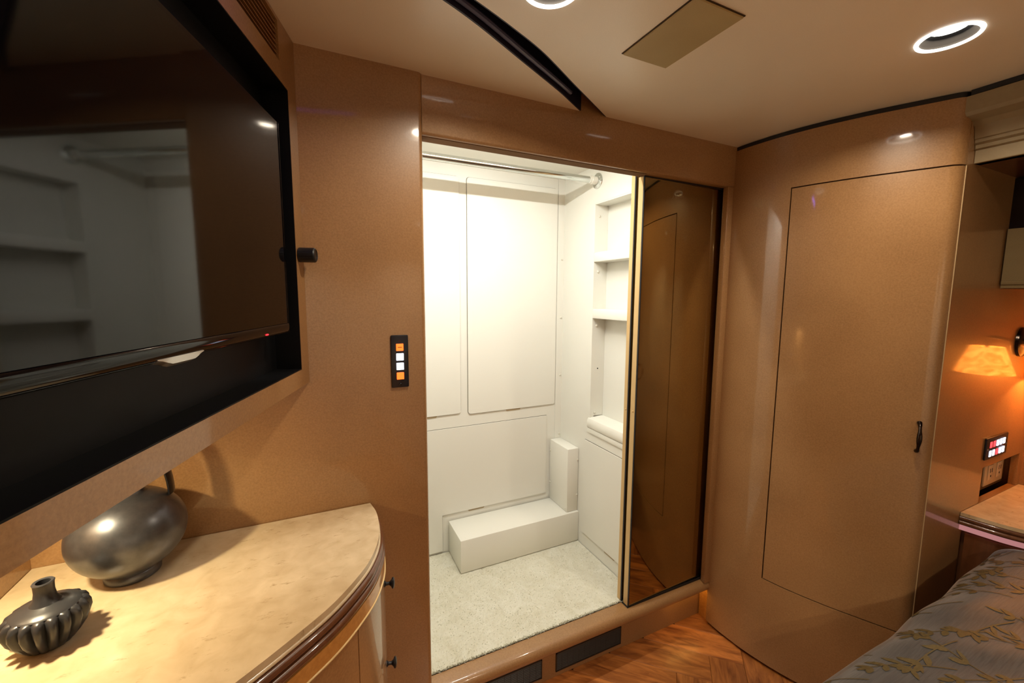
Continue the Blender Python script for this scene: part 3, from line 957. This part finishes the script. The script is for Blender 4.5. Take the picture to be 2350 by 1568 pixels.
def tbox(bm, u0, u1, d0, d1, z0, z1, bev=0.0):
    vs = box(bm, 0, 1, 0, 1, 0, 1)
    bmv = list(vs)
    for v in bmv:
        v.co = tv(u0 + (u1 - u0) * v.co.x, d0 + (d1 - d0) * v.co.y, z0 + (z1 - z0) * v.co.z)
    if bev:
        es = list({e for v in bmv for e in v.link_edges})
        bmesh.ops.bevel(bm, geom=es, offset=bev, segments=2, affect='EDGES')


def tb(*a, **k):
    bm = bmesh.new(); tbox(bm, *a, **k); return bm


UL = 1.12
OU0, OU1, OZ0, OZ1 = 0.050, 1.02, 1.245, 1.864
CZ0, CZ1 = 1.205, CEIL - 0.001
VU0, VU1, VZ0, VZ1 = 0.092, 0.66, 1.904, 1.982
tc = thing('tv_cabinet', 'honey maple corner cabinet hung above the counter, holding the black television', 'cabinet', (-0.30, 0.70, CZ0))
bm = bmesh.new()
FD = -0.058
tbox(bm, 0.0, OU0, FD, 0, CZ0, CZ1)
tbox(bm, OU0, UL, FD, 0, CZ0, OZ0)
tbox(bm, OU1, UL, FD, 0, OZ0, CZ1)
tbox(bm, OU0, OU1, FD, 0, OZ1, VZ0)
tbox(bm, OU0, VU0, FD, 0, VZ0, CZ1)
tbox(bm, VU1, OU1, FD, 0, VZ0, CZ1)
tbox(bm, VU0, VU1, FD, 0, VZ1, CZ1)
build('front_frame', bm, MAPLE, tc, smooth=False)
bm = bmesh.new()
a, b = tv(0.018, FD, 0), tv(UL, FD, 0)
prism(bm, [(a.x, YP - 0.001), (b.x, b.y), (-0.544, b.y - 0.02), (-0.544, YP - 0.001)], CZ0 + 0.001, CZ1)
build('body', bm, MAPLE, tc, smooth=False)
bm = bmesh.new()
tbox(bm, OU0, OU1, FD + 0.001, FD + 0.004, OZ0, OZ1)
tbox(bm, OU0 + 0.0001, OU0 + 0.0022, FD + 0.004, -0.0003, OZ0, OZ1)
tbox(bm, OU1 - 0.0022, OU1 - 0.0001, FD + 0.004, -0.0003, OZ0, OZ1)
tbox(bm, OU0 + 0.002, OU1 - 0.002, FD + 0.004, -0.0003, OZ0 + 0.0001, OZ0 + 0.0022)
tbox(bm, OU0 + 0.002, OU1 - 0.002, FD + 0.004, -0.0003, OZ1 - 0.0022, OZ1 - 0.0001)
build('recess_lining', bm, BLACK, tc, smooth=False)
# louvred vent above the TV: each slat its own piece
vg = build('vent_backing', tb(VU0, VU1, -0.040, -0.034, VZ0, VZ1), BLACKTR_SHADE, tc, smooth=False)
ns_ = 8
for k in range(ns_):
    zc = VZ0 + (VZ1 - VZ0) * (k + 0.5) / ns_
    bm = bmesh.new()
    extrude_profile(bm, [(-0.003, zc - 0.0035), (-0.003, zc - 0.0018), (-0.022, zc + 0.0045), (-0.022, zc + 0.0028)], lambda p: tv(VU0 + 0.0005, p[0], p[1]), lambda p: tv(VU1 - 0.0005, p[0], p[1]))
    build('slat', bm, SLATM, vg, smooth=False)
# black knurled knob on the narrow stile
bm = bmesh.new()
kz, ku = 1.512, 0.030
prof = [(0.0135, 0.0), (0.0165, 0.001), (0.0165, 0.034), (0.0145, 0.0365), (0.012, 0.037), (0.0115, 0.0355)]
n = 40
rings = []
for r, d in prof:
    rings.append([bm.verts.new(tv(ku + r * (1 + (0.03 if i % 2 and 0.0005 < d < 0.035 else 0)) * math.cos(2 * math.pi * i / n), d + 0.0003, kz + r * (1 + (0.03 if i % 2 and 0.0005 < d < 0.035 else 0)) * math.sin(2 * math.pi * i / n))) for i in range(n)])
for j in range(len(rings) - 1):
    for i in range(n):
        bm.faces.new([rings[j][i], rings[j][(i + 1) % n], rings[j + 1][(i + 1) % n], rings[j + 1][i]])
bm.faces.new(rings[0]); bm.faces.new(rings[-1])
build('knob', bm, RUBBER, tc, angle=25)
# under cabinet puck lights
for p in (Vector((-0.47, 0.83, CZ0)),):
    bm = bmesh.new(); lathe(bm, [(0.028, -0.008), (0.032, -0.006), (0.032, 0.0)], (p.x, p.y, CZ0), 28); pk = build('puck_light', bm, SILVER, tc)
    bm = bmesh.new(); lathe(bm, [(0.024, -0.0086), (0.024, -0.0081)], (p.x, p.y, CZ0), 24); build('puck_lens', bm, emis('puck_glow', (1, 0.75, 0.4), 10), pk)
    area_light('lamp', (p.x, p.y, CZ0 - 0.0105), (0, 0, -1), 0.03, 0.03, 3.2, (1.0, 0.82, 0.50), tc, disk=True)

# television
TF = -0.001
t = thing('television', 'wide black flat screen television recessed in the maple corner cabinet', 'television', tuple(tv(0.5, -0.04, 1.325)))
U0, U1 = 0.115, 0.885
build('body', tb(U0 + 0.01, U1 - 0.01, -0.053, -0.024, 1.348, 1.765), BLACK, t, smooth=False)
bm = bmesh.new()
tbox(bm, U0, U1, -0.0238, TF - 0.0012, 1.341, 1.771, bev=0.0012)
bz = build('bezel', bm, TVBLACK, t)
build('screen', tb(U0 + 0.014, U1 - 0.014, TF - 0.0011, TF, 1.3595, 1.764), SCREEN, t, smooth=False)
# rounded chin under the screen
bm = bmesh.new()
cp = [(TF - 0.001, 1.3592), (TF + 0.0015, 1.358), (TF + 0.0026, 1.354), (TF + 0.0022, 1.347), (TF - 0.001, 1.3405), (TF - 0.006, 1.3375), (TF - 0.0115, 1.3375), (TF - 0.0115, 1.3405), (TF - 0.001, 1.3405)]
extrude_profile(bm, cp, lambda p: tv(U0 + 0.004, p[0], p[1]), lambda p: tv(U1 - 0.004, p[0], p[1]))
build('chin', bm, TVBLACK, t, angle=50)
# silver lip in the middle of the chin
bm = bmesh.new()
M = []
for k in range(13):
    s = k / 12
    u = 0.440 + 0.095 * s
    dep = min(1, s / 0.28, (1 - s) / 0.28)
    dep = dep * dep * (3 - 2 * dep)
    M.append([bm.verts.new(tv(u, TF - 0.0005, 1.3425)), bm.verts.new(tv(u, TF + 0.001 + 0.0015 * dep, 1.3410 - 0.007 * dep)), bm.verts.new(tv(u, TF - 0.005, 1.3365 - 0.0065 * dep)), bm.verts.new(tv(u, TF - 0.009, 1.3372))])
for i in range(12):
    for k in range(4):
        bm.faces.new([M[i][k], M[i + 1][k], M[i + 1][(k + 1) % 4], M[i][(k + 1) % 4]])
bm.faces.new(M[0]); bm.faces.new(M[-1])
build('silver_lip', bm, SILVER, t, angle=60)['label'] = 'silver curved lip under the screen'
bm = bmesh.new(); p = tv(0.125, TF + 0.006, 1.338)
tube(bm, [tv(0.228, TF + 0.0016, 1.3440), tv(0.236, TF + 0.0016, 1.3440)], 0.0014, n=8); build('button_glint', bm, emis('glint_red', (1, 0.02, 0.03), 3), t)  # glowing dot put in for the reflection of a red button

# ================================================================== COUNTER CABINET
KZ = 0.862
CC = spline([(0.112, YP - 0.004), (0.1205, 1.075), (0.1195, 1.018), (0.109, 0.944), (0.0845, 0.877), (0.053, 0.826), (0.009, 0.772), (-0.040, 0.728), (-0.117, 0.668), (-0.21, 0.606), (-0.32, 0.545), (-0.43, 0.500), (-0.544, 0.47)], 8)
CCr = CC[::-1]       # left side of this direction points into the room
t = thing('countertop', 'cream mottled countertop with bowed front and brown moulded edge', 'countertop', (-0.25, 0.85, KZ - 0.05))
bm = bmesh.new()
prism(bm, [(p.x, p.y) for p in CC] + [(-0.544, YP - 0.001)], KZ - 0.012, KZ)
build('slab', bm, MARBLE, t)
# offset2 shifts to the left of travel; CC runs from the wall toward the viewer, so its left is outward (+x)
def roll2(o0, z, r, n=8):
    return [(o0 + r * math.cos(math.radians(90 - 180 * k / n)), z + r * math.sin(math.radians(90 - 180 * k / n))) for k in range(n + 1)]
bm = bmesh.new(); sweep2(bm, CC, [(-0.02, KZ - 0.0125)] + roll2(-0.001, KZ - 0.0165, 0.004) + [(-0.02, KZ - 0.0206)])
build('cream_bead', bm, MARBLE, t)
bm = bmesh.new(); sweep2(bm, CC, [(-0.03, KZ - 0.021)] + roll2(0.001, KZ - 0.0295, 0.0085) + [(-0.002, KZ - 0.0385)] + roll2(0.004, KZ - 0.0475, 0.0085) + [(-0.03, KZ - 0.0565)])
build('edge_moulding', bm, MAPLE_DK, t)
vc = thing('bow_front_cabinet', 'brown bow fronted base cabinet with dark knobs beneath the cream countertop', 'cabinet', (-0.25, 0.85, 0))
bm = bmesh.new(); curved_panel(bm, CC, 0.000, 0.0105, KZ - 0.088, KZ - 0.057)
build('apron', bm, MAPLE_LT, vc)
bm = bmesh.new()
sweep2(bm, CC, [(0.004, KZ - 0.0882)] + roll2(0.0105, KZ - 0.0905, 0.0022, 6) + [(0.004, KZ - 0.0928)])
build('bead', bm, plain('pale_gold_bead', (0.72, 0.50, 0.22), 0.2, coat=0.6, coatr=0.05), vc)
ci = offset2(CC, -0.006); ci[0] = Vector((ci[0].x, YP - 0.001)); ci[-1] = Vector((-0.544, ci[-1].y))
bm = bmesh.new(); prism(bm, [(p.x, p.y) for p in ci] + [(-0.544, YP - 0.001)], 0.0, KZ - 0.057)
build('carcass', bm, MAPLE_DK, vc)
# doors of the bow front
acc = [0]
for i in range(1, len(CC)): acc.append(acc[-1] + (CC[i] - CC[i - 1]).length)


def at(s):
    for i in range(1, len(CC)):
        if acc[i] >= s:
            return CC[i - 1].lerp(CC[i], (s - acc[i - 1]) / (acc[i] - acc[i - 1]))
    return CC[-1]


def seg(s0, s1, n=20):
    return [at(s0 + (s1 - s0) * k / n) for k in range(n + 1)]


brk = [0.10, 0.335, 0.62, 0.88]
for k in range(3):
    for z0, z1 in (((0.575, KZ - 0.096), (0.10, 0.571)) if k == 0 else ((0.10, KZ - 0.096),)):
        bm = bmesh.new(); curved_panel(bm, seg(brk[k] + 0.0015, brk[k + 1] - 0.0015), -0.0055, 0.009, z0, z1)
        d = build('drawer_front' if k == 0 else 'door', bm, MAPLE, vc)
        if k == 0:
            zk = 0.742 if z0 > 0.5 else 0.535
            q = at(0.175); tq = (at(0.19) - at(0.16)).normalized(); nq = Vector((-tq.y, tq.x))
            bm = bmesh.new()
            P = lambda e: (q.x + nq.x * (0.009 + e), q.y + nq.y * (0.009 + e), zk)
            tube(bm, [P(0), P(0.002), P(0.004), P(0.011), P(0.015), P(0.0175), P(0.0205), P(0.0225), P(0.0235)], [0.0068, 0.0068, 0.0042, 0.0038, 0.0072, 0.0118, 0.0126, 0.0098, 0.003], n=24)
            build('knob', bm, BLKMETAL, d, angle=40)

# ================================================================== WALL SWITCH
t = thing('light_switch_panel', 'slim black wall switch panel with four lit square buttons beside the closet', 'switch panel', (0.2, YP, 1.172))
build('plate', bbox(0.177, 0.223, YP - 0.006, YP - 0.0004, 1.172, 1.314, bev=0.003), PLASTIC, t)
bts = []
for z, c in ((1.2815, RED), (1.2555, WHITE), (1.2300, WHITE), (1.2040, RED)):
    bts.append(build('button', bbox(0.1905, 0.2095, YP - 0.0085, YP - 0.006, z - 0.0095, z + 0.0095, bev=0.0008, seg=1), c, t))
build('dash_mark', bbox(0.1945, 0.2055, YP - 0.0089, YP - 0.0085, 1.2806, 1.2824), plain('dash_brown', (0.25, 0.05, 0.01), 0.5), bts[0], smooth=False)
bm = bmesh.new()
extrude_profile(bm, [(0.1955, 1.296), (0.2045, 1.296), (0.20, 1.303)], lambda p: (p[0], YP - 0.0060, p[1]), lambda p: (p[0], YP - 0.0063, p[1]))
build('arrow_mark', bm, plain('arrow_dim_red', (0.05, 0.006, 0.01), 0.5), t, smooth=False)
bm = bmesh.new(); dome(bm, (0.20, YP - 0.006, 1.181), (0, -1, 0), 0.0035); build('screw', bm, BLKMETAL, t)

# ================================================================== VASES
VX, VY = -0.352, 1.028
t = thing('handled_vessel', 'rounded gunmetal vessel with tall loop handle on the countertop', 'vessel', (VX, VY, KZ))
bm = bmesh.new()
pv = [(0.040, 0.001), (0.044, 0.002), (0.0445, 0.012), (0.042, 0.016)]
for k in range(1, 25):
    a = math.radians(-62 + (62 + 68) * k / 24)
    pv.append((0.092 * math.cos(a), 0.092 + 0.082 * math.sin(a)))
pv += [(0.030, 0.171), (0.028, 0.176), (0.024, 0.176), (0.024, 0.165)]
lathe(bm, pv, (VX, VY, KZ), 56)
build('body', bm, GUNMETAL, t)
bm = bmesh.new()
hh = []
for k in range(29):
    a = math.pi * k / 28
    cxx, czz = VX + 0.066 * math.cos(a), KZ + 0.150 + 0.130 * math.sin(a)
    nx, nz = math.cos(a), math.sin(a) * 0.5
    m = math.hypot(nx, nz); nx, nz = nx / m, nz / m
    hh.append([bm.verts.new((cxx + nx * 0.0045 * math.cos(q), VY + 0.02 * math.cos(a) + 0.017 * math.sin(q), czz + nz * 0.0045 * math.cos(q))) for q in [2 * math.pi * j / 14 for j in range(14)]])
for k in range(28):
    for j in range(14):
        bm.faces.new([hh[k][j], hh[k][(j + 1) % 14], hh[k + 1][(j + 1) % 14], hh[k + 1][j]])
bm.faces.new(hh[0]); bm.faces.new(hh[-1])
build('handle', bm, BLKMETAL, t)

GX, GY = -0.407, 0.868
t = thing('ribbed_gourd_vase', 'small ribbed grey bud vase with narrow neck at the counter front', 'vase', (GX, GY, KZ))
bm = bmesh.new()
NR = 18
def ribs(a, z):
    k = max(0.0, 1 - abs(z - 0.036) / 0.040)
    return 1 + 0.15 * k * (abs(math.cos(a * NR / 2)) * 2 - 1.35)
pg = [(0.022, 0.0005), (0.028, 0.003), (0.036, 0.014), (0.043, 0.028), (0.047, 0.042), (0.0475, 0.052), (0.045, 0.059), (0.040, 0.0625)]
lathe(bm, pg, (GX, GY, KZ), 180, fn=ribs)
build('ribbed_body', bm, GOURDM, t, angle=60)
bm = bmesh.new()
pn = [(0.0405, 0.0618), (0.038, 0.0645), (0.028, 0.0675), (0.018, 0.0715), (0.0135, 0.079), (0.0120, 0.090), (0.0122, 0.101), (0.0132, 0.1045), (0.0120, 0.106), (0.0085, 0.105), (0.008, 0.085)]
lathe(bm, pn, (GX, GY, KZ), 48)
build('neck', bm, GOURDM, t)

# ================================================================== BED
def bedz(x, y):
    """top surface of the comforter"""
    e = 0.479 + 0.003 * math.sin(7 * x + 1) + 0.002 * math.sin(19 * x)
    z = 0.592 + 0.005 * math.sin(3.1 * x + 2 * y) + 0.0025 * math.sin(11 * x - 7 * y + 1.3) + 0.0025 * math.sin(23 * x + 13 * y)
    z += 0.056 * max(-0.6, min(1.1, (x - 1.0) / 0.9))
    z += 0.0055 * math.sin(31 * (x * 0.5 + y) + 3 * math.sin(5 * x)) * max(0, 1 - abs(y - 0.30) / 0.3)
    d = (e - y)
    R = 0.10
    if d < R:
        q = (R - max(d, 0)) / R
        z -= R * 0.8 * (1 - math.sqrt(max(0, 1 - q * q)))
    dx = x - 0.62
    if dx < R:
        q = (R - max(dx, 0)) / R
        z -= R * 0.8 * (1 - math.sqrt(max(0, 1 - q * q)))
    return z, e


t = thing('bed', 'bed base and mattress under the taupe leaf patterned comforter', 'bed', (1.3, -0.35, 0))
build('base', bbox(0.68, 1.93, -1.15, 0.44, 0.0, 0.28, bev=0.01), MAPLE_DK, t)
build('mattress', bbox(0.66, 1.935, -1.17, 0.455, 0.281, 0.52, bev=0.03, seg=4), plain('mattress_ticking', (0.6, 0.57, 0.5), 0.8), t)
cf = thing('comforter', 'taupe grey satin comforter with gold embroidered leaf sprigs on the bed', 'comforter', (1.3, -0.35, 0.40))
bm = bmesh.new()
NX_, NY_ = 150, 150
x0, x1, y0 = 0.62, 1.942, -1.20
rows_ = []
for i in range(NX_ + 1):
    x = x0 + (x1 - x0) * i / NX_
    e = bedz(x, 0)[1]
    col = []
    for j in range(NY_ + 1):
        s = (j / NY_)
        s = 1 - (1 - s) ** 1.6
        y = y0 + (e - y0) * s
        col.append(bm.verts.new((x, y, bedz(x, y)[0])))
    for zz in (0.50, 0.44, 0.40):
        col.append(bm.verts.new((x, e + 0.004 * math.sin(40 * x + zz * 20), zz)))
    rows_.append(col)
for i in range(NX_):
    for j in range(len(rows_[0]) - 1):
        bm.faces.new([rows_[i][j], rows_[i + 1][j], rows_[i + 1][j + 1], rows_[i][j + 1]])
c2 = build('quilt', bm, FABRIC, cf, angle=80)
sd = c2.modifiers.new('thickness', 'SOLIDIFY'); sd.thickness = 0.012; sd.offset = -1
# embroidered sprigs: thin raised leaves following the quilt surface
bm = bmesh.new()
rn = random.Random(11)


def put(u, v):
    z, e = bedz(u, v)
    return None if v > e - 0.004 or u < 0.64 or u > 1.93 else Vector((u, v, z + 0.0016))


def leaf(c, ang, ln, wd_):
    d = Vector((math.cos(ang), math.sin(ang))); nrm = Vector((-d.y, d.x))
    pts = []
    for s, w_ in ((0, 0.0), (0.2, 0.7), (0.5, 1.0), (0.8, 0.65), (1.0, 0.0)):
        for sg in ((1, -1) if 0 < s < 1 else (0,)):
            q = put(c.x + d.x * ln * s + nrm.x * wd_ * w_ * sg, c.y + d.y * ln * s + nrm.y * wd_ * w_ * sg)
            if q is None: return
            pts.append(bm.verts.new(q))
    a, b1, b2, c1, c2_, d1, d2, e_ = pts
    for f in ((a, b2, b1), (b1, b2, c2_, c1), (c1, c2_, d2, d1), (d1, d2, e_)):
        bm.faces.new(f)


def stem(P0, P1, w_):
    d = (P1 - P0).normalized(); nrm = Vector((-d.y, d.x)) * w_
    q = [put(*(P0 + nrm)), put(*(P0 - nrm)), put(*(P1 - nrm)), put(*(P1 + nrm))]
    if None in q: return
    bm.faces.new([bm.verts.new(v) for v in q])


for gx in range(13):
    for gy in range(13):
        base = Vector((0.72 + gx * 0.105 + (gy % 2) * 0.05 + rn.uniform(-.03, .03), -0.55 + gy * 0.088 + rn.uniform(-.04, .04)))
        a = math.radians(rn.choice((128, 150, 105))) + rn.uniform(-0.3, 0.3)
        p = base.copy()
        bend = rn.uniform(-0.05, 0.09)
        nn = rn.randint(8, 11)
        for k in range(nn):
            q = p + Vector((math.cos(a), math.sin(a))) * 0.017
            stem(p, q, 0.0013)
            if k > 1 and k % 2 == 1:
                for sg in (1, -1):
                    if rn.random() < 0.85:
                        leaf(q, a + sg * rn.uniform(0.45, 0.8), rn.uniform(0.024, 0.042), rn.uniform(0.0045, 0.0075))
            a += bend + rn.uniform(-0.06, 0.06)
            p = q
        leaf(p, a, 0.034, 0.006)
em = build('embroidered_leaves', bm, EMBRO, cf, smooth=False)
em['kind'] = 'stuff'
